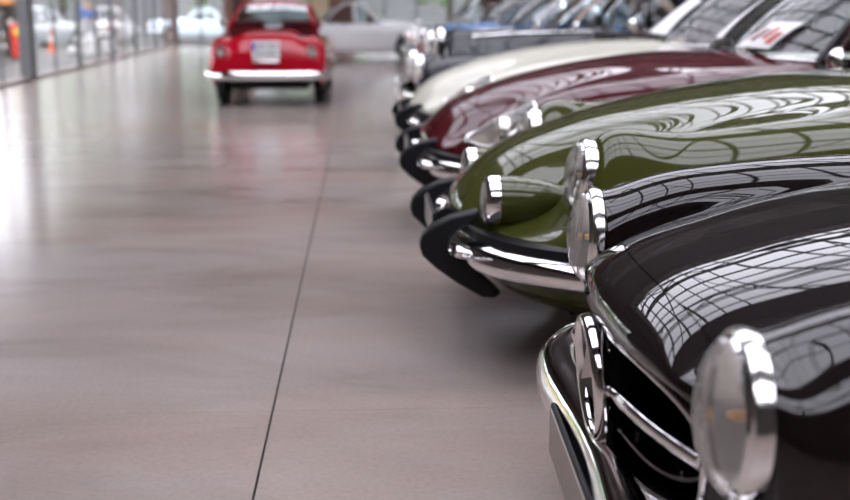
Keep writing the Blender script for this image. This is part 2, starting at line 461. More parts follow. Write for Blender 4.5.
def greenhouse(car, g, mat, pillar=None, seatmat=None, wipers=True, seats=True):
    """cabin: windscreen, roof, side windows, rear window, pillars, seats, steering wheel. g: dict of numbers"""
    pillar = pillar or mat
    xb0, xb1, yb, zb = g['wb']; xt0, xt1, yt, zt = g['wt']
    rxt0, rxt1, ryt, rzt = g['rt']; rxb0, rxb1, ryb, rzb = g['rb']
    cr = g.get('crown', .06)
    ws = np.zeros((9, 17, 3)); rw = np.zeros((9, 17, 3)); rf = np.zeros((15, 17, 3))
    for j, t in enumerate(np.linspace(-1, 1, 17)):
        for i, u in enumerate(np.linspace(0, 1, 9)):
            e = t*t
            B = np.array([xb0+(xb1-xb0)*e, yb*t, zb + .02*(1-e)]); T = np.array([xt0+(xt1-xt0)*e, yt*t, zt + cr*.5*(1-e)])
            ws[i, j] = B*(1-u) + T*u + np.array([-.03, 0, .02])*4*u*(1-u)
            B = np.array([rxb0+(rxb1-rxb0)*e, ryb*t, rzb + .02*(1-e)]); T = np.array([rxt0+(rxt1-rxt0)*e, ryt*t, rzt + cr*.5*(1-e)])
            rw[i, j] = B*(1-u) + T*u + np.array([.03, 0, .02])*4*u*(1-u)
        for i, u in enumerate(np.linspace(0, 1, 15)):
            rf[i, j] = ws[-1, j]*(1-u) + rw[-1, j]*u + np.array([0, (.02*np.sign(t)*abs(t)**3)*4*u*(1-u), cr*4*u*(1-u)*(1 - .5*t*t) + .004])
    w = panel('windscreen', ws, M_screen, car, skirt=0)
    WS[car.name] = ws
    fr = [ws[0, j] for j in range(17)] + [ws[i, -1] for i in range(1, 9)] + [ws[-1, j] for j in range(15, -1, -1)] + [ws[i, 0] for i in range(7, 0, -1)]
    tube('windscreen_frame', fr, .010, g.get('frame', M_chrome), w, n=8, closed=True, up=(-.5, 0, .8))
    panel('rear_window', rw, M_screen, car, skirt=0)
    panel('roof', rf, (g.get('roofmat') or mat), car, skirt=.03, angle=50)
    for s in (-1, 1):
        jb = -1 if s > 0 else 0
        A0, A1 = ws[0, jb], ws[-1, jb]; C0, C1 = rw[0, jb], rw[-1, jb]
        tube('pillar', [A0, (A0+A1)/2 + np.array([-.03, 0, .02]), A1], .020, pillar, car, n=8, up=(1, 0, 0))
        v, f = sweep([C0, C1], [(-.05, -.015), (.05, -.015), (.05, .015), (-.05, .015)], up=(0, s, .3)); MB().add(v, f).build('pillar', pillar, car)
        u = .52
        B0 = A0*(1-u) + C0*u; B1 = A1*(1-u) + C1*u
        MB().add(*sweep([B0, B1], [(-.03, -.012), (.03, -.012), (.03, .012), (-.03, .012)], up=(0, s, .3))).build('pillar', pillar, car)
        for a0, a1, b1, b0 in ((A0, A1, B1, B0), (B0, B1, C1, C0)):
            panel('side_window', quadpatch(a0, b0, b1, a1, 4, 6, (0, .01*s, 0)), M_screen, car, skirt=0)
    if wipers:
        for y in (-.30, .18):
            t0 = y/yb; base = np.array([xb0+(xb1-xb0)*t0*t0 - .03, y, zb+.02])
            j = int((y+.30)/yb*8) + 8
            tip = ws[2, min(15, max(1, j+3))] + np.array([-.02, 0, .02])
            wp = tube('wiper', [base, (base+tip)/2 + np.array([-.012, 0, .015]), tip], .006, M_rubber, w, n=6)
    if seats:
        zf = .35; sm = seatmat or M_leather
        xs0 = xt0 + .35
        for y in (-.36, .36):
            st = MB().box((xs0, y, .52), (.52, .52, .16)).build('seat', sm, car, bevel=.05, seg=3)
            v, f = prism([(xs0+.20, .55), (xs0+.34, .55), (xs0+.50, 1.06), (xs0+.38, 1.08)], y-.25, y+.25)
            MB().add(v, f).build('seat_back', sm, st, bevel=.04, seg=3)
        dx = xb0 + .30
        MB().box((dx, 0, zb-.10), (.34, 2*yb*.92, .14)).build('dashboard', M_darkin, car, bevel=.04, seg=3)
        c = np.array([dx+.34, -.36, zb-.03]); ring = []
        for a in np.linspace(0, 2*math.pi, 28, endpoint=False):
            ring.append(c + np.array([.05*math.cos(a)*1.2, .19*math.sin(a), .18*math.cos(a)]))
        sw = tube('steering_wheel', ring, .012, g.get('wheelmat', M_darkin), car, n=8, closed=True, up=(.9, 0, -.3))
        tube('steering_column', [c, c + np.array([-.32, 0, -.10])], .02, M_darkin, sw, n=8)
        box('cabin_floor', ((xb0+rxb0)/2+.1, 0, .32), (rxb0-xb0-.1, 1.3, .05), M_darkin, car)
    return w

def mirror_on(car, base, out, mat=None, r=.07):
    b = np.array(base, float); o = np.array(out, float)
    m = lat('wing_mirror', [(0, .05), (r*.5, .042), (r*.85, .02), (r, -.01), (r*.97, -.015), (0, -.012)], o, mat or M_chrome, car, axis=(-1, 0, .1), n=24)
    tube('mirror_stalk', [b, (b+o)/2 + np.array([0, 0, .01]), o], .008, M_chrome, m, n=8)
    return m

# ------------------------------------------------------------------ black roadster, nearest
def black_roadster(loc, rz):
    car = thing('roadster_car', 'glossy black roadster with a large star emblem in its wide dark grille', 'car', loc, rz)
    xn = lambda y: .36*y*y
    H = [(.040, .608), (.010, .608), (-.002, .616), (-.005, .636), (-.001, .660), (.028, .690), (.11, .738), (.26, .786), (.48, .838), (.80, .880), (1.15, .906), (1.5, .925)]
    drop = {0: [0]*12, .18: [.001]*4 + [.004]*8,
            .34: [.002, .002, .003, .006, .012, .018, .022, .023, .020, .018, .016, .014],
            .45: [.004, .004, .006, .014, .030, .046, .056, .056, .045, .036, .030, .025]}
    ctrl = []
    ring_sh = [.35, .72, .95, 1.0]
    fx = [.125, .118, .108, .100, .13, .19, .28, .40, .58, .85, 1.18, 1.5]
    crest = [None]*4 + [.772, .794, .818, .834, .850, .862, .870, .872]
    side = [None]*4 + [.71, .70, .69, .68, .66, .64, .62, .60]
    vx = [.135, .122, .112, .110, .125, .16, .22, .33, .54, .83, 1.17, 1.5]
    vz = [.555, .572, .590, .606, .625, .645, .668, .702, .758, .815, .852, .878]
    R = .117; cy, cz = .655, .653
    for i in range(12):
        row = []
        for y in (0, .18, .34, .45):
            dx, z = H[i]; row.append((xn(y)*(1 - .5*min(1, i/11)) + dx, y, z - drop[y][i]))
        row.append((vx[i], .515 + .02*(i/11), vz[i]))
        if i < 4:
            for ang in (160, 125, 90, 50, 5):
                a = math.radians(ang); k = R*ring_sh[i]
                row.append((fx[i], cy + k*math.cos(a), cz + k*math.sin(a)))
            row.append((fx[i]+.02, .76, .46)); row.append((fx[i]+.05, .77, .25))
        else:
            q = (i-4)/7; c = crest[i]
            row.append((fx[i], .555 + .03*q, c - .052 + .035*q))
            row.append((fx[i], .595 + .02*q, c - .018 + .012*q))
            row.append((fx[i], .655 + .005*q, c))
            row.append((fx[i], .728 + .025*q, c - .042 + .0*q))
            row.append((fx[i], .782 + .04*q, side[i] - .045))
            row.append((fx[i]+.01, .785 + .055*q, .46)); row.append((fx[i]+.03, .785+.035*q, .24))
        ctrl.append(row)
    G, iu, iv = dense(ctrl, .014, .014, smooth=9)
    arch(G, .62+.0, .36, .31, .6)
    hcut = iu[6] - 2   # front shut line of the bonnet
    hood = both(G[hcut:, :iv[3]+1]); panel('bonnet', hood, M_black, car, gap=.0025)
    nose = both(G[:hcut+1, :iv[4]+1]); panel('nose_panel', nose, M_black, car, gap=.0, skirt=.01)
    for s in (1, -1):
        g = G if s > 0 else mirror(G)
        panel('fender', g[:, iv[4]:], M_black, car, skirt=.01)
        panel('fender_inner', g[hcut:, iv[3]:iv[4]+1], M_black, car, skirt=.01, gap=.0)
        headlamp(car, 'headlamp', (.088, s*cy, cz), .124, axis=(-1, 0, .03), depth=.020, lensbulge=.34)
    # bonnet gutter below the shut lines
    box('gutter', (.9, 0, .60), (1.2, .9, .02), M_darkin, car)
    # fascia round the grille opening
    n = 96; a0, b0, c0 = .485, .125, .495
    def se(t, a, b, c, p): return (a*np.sign(math.cos(t))*abs(math.cos(t))**(2/p), c + b*np.sign(math.sin(t))*abs(math.sin(t))**(2/p))
    rings = []
    for k, (a, bt, bb, dx, p) in enumerate(((.485, .115, .105, .012, 3.6), (.50, .122, .115, .0, 3.6), (.53, .121, .14, .004, 3.5), (.60, .12, .19, .012, 3.4), (.70, .118, .25, .03, 3.3), (.79, .116, .30, .07, 3.4))):
        ring = []
        for i in range(n):
            t = 2*math.pi*i/n; y, z = se(t, a, bt if math.sin(t) > 0 else bb, c0, p)
            ring.append((.36*y*y + dx + max(0, (c0-.12) - z)*.25 + .008, y, z))
        rings.append(ring)
    V = [q for r_ in rings for q in r_]; f = [(k*n+i, k*n+(i+1) % n, (k+1)*n+(i+1) % n, (k+1)*n+i) for k in range(len(rings)-1) for i in range(n)]
    MB().add(V, f).build('front_apron', M_black, car)
    # grille: recess, lip, bars, star, bolts
    loop = np.array(rings[0])
    gr = MB()
    back = loop.copy(); back[:, 0] = back[:, 0]*.3 + .22; back[:, 2] = (back[:, 2]-c0)*.95 + c0
    V = list(loop) + list(back); f = [(i, (i+1) % n, n+(i+1) % n, n+i) for i in range(n)] + [tuple(range(n, 2*n))]
    grille = gr.add(V, f).build('grille', M_grilleblack, car, angle=30)
    tube('grille_surround', [(q[0]-.006, q[1], q[2]) for q in loop], .0075, M_chrome, grille, n=8, closed=True, up=(1, 0, 0))
    for s in (1, -1):
        path = curve([(.36*y*y + .012, s*y, .512) for y in (.10, .2, .3, .4, .475)], 20)
        tube('grille_bar', path, .009, M_chrome, grille, n=10, ry=.013, scale=[.55]+[1]*19)
        path = curve([(.36*y*y + .085, s*y, .432 + .05*max(0, y-.36)/.1) for y in (0, .15, .3, .4, .46)], 20)
        MB().add(*sweep(path, [(-.07, -.006), (.06, .004), (.06, .010), (-.07, 0)])).build('grille_shelf', M_grilleblack, grille)
        for y in (.17, .36):
            lat('bolt', [(0, .008), (.006, .006), (.007, 0)], (.36*y*y+.05, s*y, .443), M_chrome, grille, axis=(-.4, 0, 1), n=10)
    # star emblem
    sc = np.array([.004, 0, .497]); tilt = .10
    def sp(a, r, d=0.): return sc + np.array([-d - r*math.sin(a)*tilt, r*math.cos(a), r*math.sin(a)])
    ringp = [sp(a, .116) for a in np.linspace(0, 2*math.pi, 56, endpoint=False)]
    star = tube('star_emblem', ringp, .012, M_chrome, grille, n=10, closed=True, up=(-1, 0, .1), ry=.020)
    mb = MB()
    for k in range(3):
        a = math.pi/2 + k*2*math.pi/3
        tip = sp(a, .112, .0); l_ = sp(a + math.pi/3, .022); r_ = sp(a - math.pi/3, .022); fr = sp(0, 0, .026); bk = sp(0, 0, -.02)
        mb.add([tip, l_, fr, r_, bk], [(0, 1, 2), (0, 2, 3), (0, 4, 1), (0, 3, 4)])
    mb.build('star', M_chrome, star, angle=10)
    # bumper: swept blade, wings stand forward, ends wrap round
    half = [(.42, .765, .372), (.17, .75, .370), (.055, .71, .366), (-.005, .61, .360), (-.022, .47, .352), (-.014, .30, .346), (-.004, .15, .344)]
    path = curve([(x, -y, z) for x, y, z in half] + [(0, 0, .343)] + half[::-1], 90)
    path = [(p[0]+.022, p[1], p[2]-.014) for p in path]
    prof = [(-.075, .030), (-.050, .052), (-.020, .062), (.010, .058), (.032, .042), (.044, .018), (.046, -.008), (.040, -.032), (.024, -.050), (.0, -.058), (-.05, -.05)]
    bump = MB().add(*sweep(path, [(-a*1.12, b*1.12) for a, b in prof])).build('bumper', M_chrome, car, angle=35)
    for y in (.53, -.53):
        lat('bumper_bolt', [(0, .008), (.007, .006), (.009, 0)], (-.030, y, .322), M_chrome, bump, axis=(-1, 0, 0), n=14)
    lat('bumper_guard', [(0, .022), (.012, .02), (.02, .012), (.022, 0), (.020, -.05), (.026, -.10), (.03, -.14)], (.028, .33, .495), M_chrome, bump, axis=(-.25, 0, 1), n=20, sy=.8)
    # number plate
    pl = box('number_plate', (-.040, .0, .300), (.010, .53, .118), M_rubber, car, bevel=.003)
    box('plate_face', (-.0465, .0, .300), (.004, .505, .098), M_plateface, pl)
    # rest of the car (cabin, doors, tail)
    rows = []
    for x, zc, zs, y1, zl in ((1.5, .925, .875, .84, .25), (1.75, .935, .88, .845, .24), (2.6, .90, .87, .85, .24), (3.2, .90, .86, .85, .24), (3.8, .80, .80, .80, .26), (4.1, .66, .68, .70, .32), (4.16, .5, .5, .66, .36)):
        rows.append([(x, 0, zc), (x, .34, zc-.012), (x, .53, zs+.01), (x, .66, zs), (x, y1-.06, zs-.07), (x, y1, .60), (x, y1, .46), (x, y1-.03, zl)])
    B, ju, jv = dense(rows, .06, .05, smooth=1); arch(B, 3.15, .36, .31)
    for s in (1, -1):
        g = B if s > 0 else mirror(B)
        panel('door', g[ju[1]:ju[3]+1, jv[3]:], M_black, car, gap=.002)
        panel('rear_fender', g[ju[3]:, jv[3]:], M_black, car)
        panel('cowl_side', g[:ju[1]+1, jv[3]:], M_black, car)
    panel('cowl', both(B[:ju[1]+1, :jv[3]+1]), M_black, car)
    panel('boot_lid', both(B[ju[3]:, :jv[3]+1]), M_black, car)
    greenhouse(car, dict(wb=(1.72, 1.95, .60, .94), wt=(2.0, 2.2, .52, 1.28), rt=(2.75, 2.7, .48, 1.27), rb=(3.2, 3.05, .56, .90), crown=.05), pbr('soft_top', (.012, .012, .013), rough=.8, noise=.2), seatmat=M_leather)
    for x in (.62, 3.15):
        for s in (1, -1): wheel(car, x, s*.71, .31, .16)
    box('underbody', (2.0, 0, .27), (3.6, 1.3, .10), M_darkin, car)
    return car
black_roadster((.44, 2.18, 0), math.radians(-2))
# ------------------------------------------------------------------ streamlined saloons with pointed bonnets
def streamliner(label, paintm, loc, rz=0., late=False, seat=None, paper=None, ws=0.):
    """local x = world x - .25 for the green car; nose to -x"""
    car = thing('streamlined_saloon', label, 'car', loc, rz, group=None)
    def P(x, y, z): return (x - .25, y, z)
    cols = [
        (0.00, [(.335, .455), (.315, .47), (.312, .492), (.345, .545), (.46, .665), (.72, .785), (1.04, .873), (1.5, .950), (2.1, .985)]),
        (0.15, [(.340, .453), (.322, .468), (.320, .49), (.352, .54), (.468, .655), (.73, .778), (1.04, .866), (1.5, .946), (2.12, .982)]),
        (0.27, [(.362, .450), (.346, .462), (.345, .482), (.38, .527), (.50, .625), (.75, .748), (1.04, .842), (1.5, .932), (2.16, .972)]),
        (0.36, [(.392, .446), (.378, .456), (.378, .472), (.42, .505), (.55, .578), (.77, .698), (1.04, .802), (1.5, .908), (2.22, .955)]),
        (0.45, [(.430, .440), (.418, .448), (.420, .460), (.47, .480), (.60, .525), (.78, .645), (1.04, .770), (1.5, .885), (2.30, .938)]),
        (0.535, [(.475, .432), (.465, .440), (.470, .452), (.53, .472), (.66, .520), (.755, .72), (1.04, .786), (1.5, .868), (2.34, .926)]),
        (0.625, [(.530, .420), (.520, .428), (.525, .442), (.58, .466), (.69, .520), (.745, .795), (1.04, .815), (1.5, .860), (2.36, .912)]),
        (0.70, [(.590, .405), (.580, .414), (.585, .430), (.63, .462), (.70, .530), (.750, .765), (1.04, .792), (1.5, .838), (2.37, .890)]),
        (0.775, [(.665, .390), (.655, .400), (.660, .418), (.68, .455), (.715, .540), (.755, .66), (1.04, .705), (1.5, .762), (2.38, .82)]),
        (0.835, [(.745, .375), (.735, .383), (.737, .395), (.742, .43), (.75, .475), (.77, .535), (1.04, .56), (1.5, .58), (2.38, .60)]),
        (0.83, [(.800, .300), (.798, .300), (.798, .30), (.80, .30), (.80, .30), (.81, .28), (1.04, .25), (1.5, .24), (2.38, .24)])]
    if late:
        cols[5] = (0.535, [(.475, .432), (.462, .442), (.464, .458), (.50, .505), (.60, .578), (.76, .672), (1.04, .772), (1.5, .862), (2.34, .925)])
        cols[6] = (0.625, [(.520, .425), (.506, .436), (.508, .455), (.54, .51), (.63, .60), (.78, .698), (1.04, .790), (1.5, .860), (2.36, .912)])
        cols[7] = (0.70, [(.575, .412), (.562, .424), (.564, .444), (.59, .50), (.66, .582), (.80, .676), (1.04, .763), (1.5, .836), (2.37, .890)])
        cols[8] = (0.775, [(.655, .395), (.645, .406), (.646, .425), (.66, .468), (.71, .535), (.82, .61), (1.04, .685), (1.5, .758), (2.38, .82)])
    yoff = [0, 0, 0, .2, .45, 1.0, 1.0, 1.0]
    ctrl = []
    for i in range(9):
        row = []
        for y, pr in cols:
            x, z = pr[i]
            q = max(0, (i-5)/3)
            yy = y * (1 + (.30*q if .2 < y < .6 else .0)) if y < .6 else y + (.055*q if y > .7 else .045*q + (.03*q if y < .65 else 0))
            if y == .36: yy = y*(1+.34*q)
            row.append(P(x, yy, z))
        ctrl.append(row)
    G, iu, iv = dense(ctrl, .016, .016, smooth=20)
    arch(G, 1.15-.25, .35, .34, .65)
    hood = both(G[:, :iv[4]+1]); bonnet = panel('bonnet', hood, paintm, car, gap=.002)
    for s in (1, -1):
        g = (G if s > 0 else mirror(G))[:, iv[4]:]
        if not late:
            panel('fender', g, paintm, car, gap=.002)
            hl = headlamp(car, 'headlamp', (.712-.25, s*.622, .668), .121, axis=(-1, -.0, .10), depth=.035, lensbulge=.34)
            # fog lamp pod on the nose
            o = np.array([.435-.25, s*.425, .552])
            ax = (-1, 0, .02)
            pod = lat('fog_lamp', [(.088, -.012), (.089, -.04), (.088, -.09), (.080, -.16), (.066, -.22), (.044, -.275), (.018, -.315), (0, -.325)], o, paintm, car, ax, n=40)
            lat('lamp_rim', [(.072, .012), (.078, .018), (.086, .012), (.0905, .0), (.091, -.03), (.088, -.034)], o, M_chrome, pod, ax, n=40)
            lat('lens', [(0, .034)] + [(.075*math.sin(a), .012 + .022*math.cos(a)) for a in np.linspace(.15, math.pi/2, 8)], o, M_lens, pod, ax, n=36)
            lat('reflector', [(.075, .008), (.06, -.012), (.04, -.026), (.02, -.032), (.001, -.034)], o, M_bowl, pod, ax, n=32)
            MB().add(*prism([(.22, .46), (.27, .55), (.42, .56), (.47, .50), (.36, .45)], s*.415, s*.445)).build('lamp_bracket', paintm, pod, bevel=.006)
        else:
            m, n = g.shape[:2]
            ua, ub = iu[3] + 1, int(iu[5] + (iu[6]-iu[5])*.42); o4 = iv[4]
            va, vb = iv[5]-o4 - 2, int(iv[8]-o4)
            uc, ur, vc, vr = (ua+ub)/2, (ub-ua)/2, (va+vb)/2, (vb-va)/2
            ins = lambda i, j: abs((i+.5-uc)/ur)**3.2 + abs((j+.5-vc)/vr)**3.2 < 1
            panel('fender', g, paintm, car, gap=.002, keep=lambda i, j: not ins(i, j))
            mb = MB(); mb.add(g.reshape(-1, 3), gridfaces(m, n, ins)); cov = mb.build('lamp_cover', M_cover, car)
            bm = bmesh.new(); bm.from_mesh(cov.data)
            bmesh.ops.delete(bm, geom=[v for v in bm.verts if not v.link_faces], context='VERTS'); bm.to_mesh(cov.data); bm.free()
            rim = []
            for a in np.linspace(0, 2*math.pi, 64, endpoint=False):
                uu = uc + ur*np.sign(math.cos(a))*abs(math.cos(a))**(2/3.2); vv = vc + vr*np.sign(math.sin(a))*abs(math.sin(a))**(2/3.2)
                i, j = int(min(uu, m-2)), int(min(vv, n-2)); fu, fv = uu-i, vv-j
                rim.append(g[i, j]*(1-fu)*(1-fv) + g[i+1, j]*fu*(1-fv) + g[i, j+1]*(1-fu)*fv + g[i+1, j+1]*fu*fv)
            rim = np.array(rim)
            tube('cover_rim', rim, .009, M_chrome, cov, n=8, closed=True, up=(-.6, 0, .8))
            # lamp bowl behind the cover: rim pushed back, two round lamps
            back = rim*1.0; c = rim.mean(0); back = c + (rim-c)*.86 + np.array([.13, 0, -.06])
            k = len(rim)
            V = list(rim + np.array([.004, 0, -.004])) + list(back); f = [(i, (i+1) % k, k+(i+1) % k, k+i) for i in range(k)] + [tuple(range(k, 2*k))]
            MB().add(V, f).build('lamp_bowl', pbr('lamp_bowl_grey', (.26, .22, .185), rough=.4, metal=.3, noise=.1), cov, angle=30)
            for (x, y, z, r) in ((.70-.25, .665, .585, .075), (.70-.25, .545, .575, .060)):
                h = lat('driving_lamp', [(0, .012), (r*.4, .010), (r*.8, .002), (r*.86, .006), (r, 0), (r, -.05)], (x, s*y, z), M_bowl, cov, axis=(-1, 0, .1), n=30)
    # bumper
    zt = .372
    pth = curve([(1.0, -.90, zt-.01), (.78, -.885, zt-.005), (.60, -.80, zt), (.455, -.66, zt), (.37, -.50, zt+.004), (.335, -.34, zt+.006), (.325, -.17, zt+.006), (.325, 0, zt+.006), (.325, .17, zt+.006), (.335, .34, zt+.006), (.37, .50, zt+.004), (.455, .66, zt), (.60, .80, zt), (.78, .885, zt-.005), (1.0, .90, zt-.01)], 90)
    pth = [(p[0]-.25-.005, p[1], p[2]) for p in pth]
    prof = [(-.085, .036), (-.05, .050), (-.015, .046), (.012, .030), (.026, .008), (.028, -.012), (.018, -.036), (.0, -.048), (-.04, -.05), (-.085, -.045)]
    bump = MB().add(*sweep(pth, [(-a, b) for a, b in prof])).build('bumper', M_chrome, car, angle=35)
    # black strip standing in for the shade of the gap between bumper and body
    pth2 = [(p[0]+.065, p[1]*.985, p[2]+.045) for p in pth]
    MB().add(*sweep(pth2, [(.05, -.03), (-.03, -.03), (-.036, 0), (-.03, .028), (.05, .03)])).build('gap_strip', M_rubber, car)
    # black rubber chevron overriders
    out = [(.395, .522), (.30, .500), (.235, .468), (.200, .432), (.190, .398), (.202, .362), (.25, .315), (.33, .258), (.41, .212), (.455, .206), (.480, .228), (.415, .290), (.345, .345), (.295, .388), (.302, .425), (.345, .462), (.41, .492)]
    for s in (1, -1):
        v, f = prism([(a-.25, b) for a, b in out], s*.41-.038, s*.41+.038)
        MB().add(v, f).build('overrider', M_rubber, bump, bevel=.012, seg=3)
        # ribbed oval vent and spear on the bumper beside the overrider
        o = np.array([.318-.25, s*.50, .392])
        vent = lat('vent', [(0, .012), (.012, .012), (.016, .02), (.022, .018), (.026, 0), (.026, -.03)], o, M_chrome, bump, axis=(-1, s*.25, .3), n=24, sy=2.0, sz=1.0)
        for d in (-.016, 0, .016):
            box('rib', (o[0]-.012, o[1]+d*1.2, o[2]+.004), (.016, .007, .022), M_darkin, vent)
        tube('spear', curve([(o[0]-.004, o[1]+s*.01, o[2]-.018), (o[0]+.02, o[1]+s*.06, o[2]-.012), (o[0]+.07, o[1]+s*.12, o[2]-.004), (o[0]+.10, o[1]+s*.15, o[2])], 12), .009, M_chrome, bump, n=8, ry=.006, scale=list(np.linspace(1.2, .35, 12)))
    # number plate bracket between the overriders
    pl = box('number_plate', (.255-.25, 0, .425), (.012, .50, .11), M_rubber, car, bevel=.004)
    box('plate_face', (.247-.25, 0, .425), (.004, .48, .094), pbr('plate_grey', (.30, .27, .25), rough=.3, metal=.3, noise=.1), pl)
    # lower apron under the bumper
    rows = []
    for t in np.linspace(-1, 1, 41):
        y = t*.86; e = abs(t)**2.6
        x = .36 + .42*e
        rows.append([(x+.02-.25, y, .33), (x+.05-.25, y*.985, .27), (x+.13-.25, y*.96, .205), (x+.26-.25, y*.90, .165), (x+.42-.25, y*.85, .15)])
    A, _, _ = dense(rows, .03, .03, sym=False)
    panel('apron', A, paintm, car, skirt=0)
    # flanks, doors, tail
    rr = []
    for x, zb, yb, ym, zl in ((2.38, .90, .70, .885, .24), (3.0, .90, .72, .895, .22), (3.7, .89, .70, .87, .22), (4.4, .84, .62, .80, .24), (4.9, .70, .52, .70, .28), (5.08, .55, .45, .60, .33)):
        rr.append([P(x, 0, zb+.02), P(x, yb*.6, zb+.015), P(x, yb, zb), P(x, ym-.05, zb-.09), P(x, ym, .60), P(x, ym, .45), P(x, ym-.04, zl)])
    B, ju, jv = dense(rr, .06, .05, smooth=1); arch(B, 4.2-.25, .30, .30, .55)
    for s in (1, -1):
        g = B if s > 0 else mirror(B)
        panel('front_door', g[:ju[1]+1, jv[2]:], paintm, car, gap=.002)
        panel('rear_door', g[ju[1]:ju[2]+1, jv[2]:], paintm, car, gap=.002)
        panel('rear_fender', g[ju[2]:, jv[2]:], paintm, car, gap=.002)
        tube('door_handle', [P(2.85, s*.905, .80), P(3.0, s*.915, .80)], .010, M_chrome, car, n=8)
    panel('boot_lid', both(B[ju[2]:, :jv[2]+1]), paintm, car)
    box('scuttle', (2.30-.25, 0, .87), (.35, 1.2, .08), M_darkin, car)
    w = greenhouse(car, dict(wb=(2.02-.25+ws, 2.36-.25+ws, .70, .935), wt=(2.62-.25+ws, 2.86-.25+ws, .56, 1.40), rt=(3.85-.25, 3.80-.25, .50, 1.38), rb=(4.35-.25, 4.25-.25, .56, .88), crown=.07, wheelmat=M_tan), paintm, pillar=M_darksteel, seatmat=seat)
    if paper: paper(car, w)
    for x, tr in ((1.15, .70), (4.2, .62)):
        for s in (1, -1): wheel(car, x-.25, s*tr, .34, .17)
    box('underbody', (2.4, 0, .23), (3.9, 1.15, .10), M_darkin, car)
    return car

def maroon_papers(car, w):
    sheet(car, 'leaflet', -.66, -.36, .06, .34, .022, 'printed leaflet tucked under the wiper of the maroon car', 'leaflet', M_paper, ((.15, .55, .08, .25, M_print), (.30, .75, .35, .50, M_print), (.2, .7, .62, .72, M_ink), (.25, .7, .78, .84, M_print)), skew=-.10)
    sheet(car, 'paper_sheet', .0, .30, .12, .66, .028, 'white information sheet lying on the windscreen of the maroon car', 'paper', M_paper)
def ivory_papers(car, w):
    sheet(car, 'paper_sheet', -.40, .04, .10, .62, .016, 'large white information sheet lying on the windscreen of the ivory car', 'paper', M_paper)
DSY = (4.45, 6.78, 9.22)
streamliner('olive green streamlined saloon with chrome headlamps and pod fog lamps', M_green, (.25, DSY[0], 0))
streamliner('maroon streamlined saloon with glass-covered headlamps and papers on its windscreen', M_maroon, (.25, DSY[1], 0), late=True, paper=maroon_papers)
mirror_on(bpy.data.objects['streamlined_saloon.001'], (2.10, -.80, .86), (2.14, -.86, .95), r=.065)
streamliner('ivory streamlined saloon with glass-covered headlamps and a white sheet on its windscreen', M_ivory, (.29, DSY[2], 0), late=True, paper=ivory_papers, ws=.14)
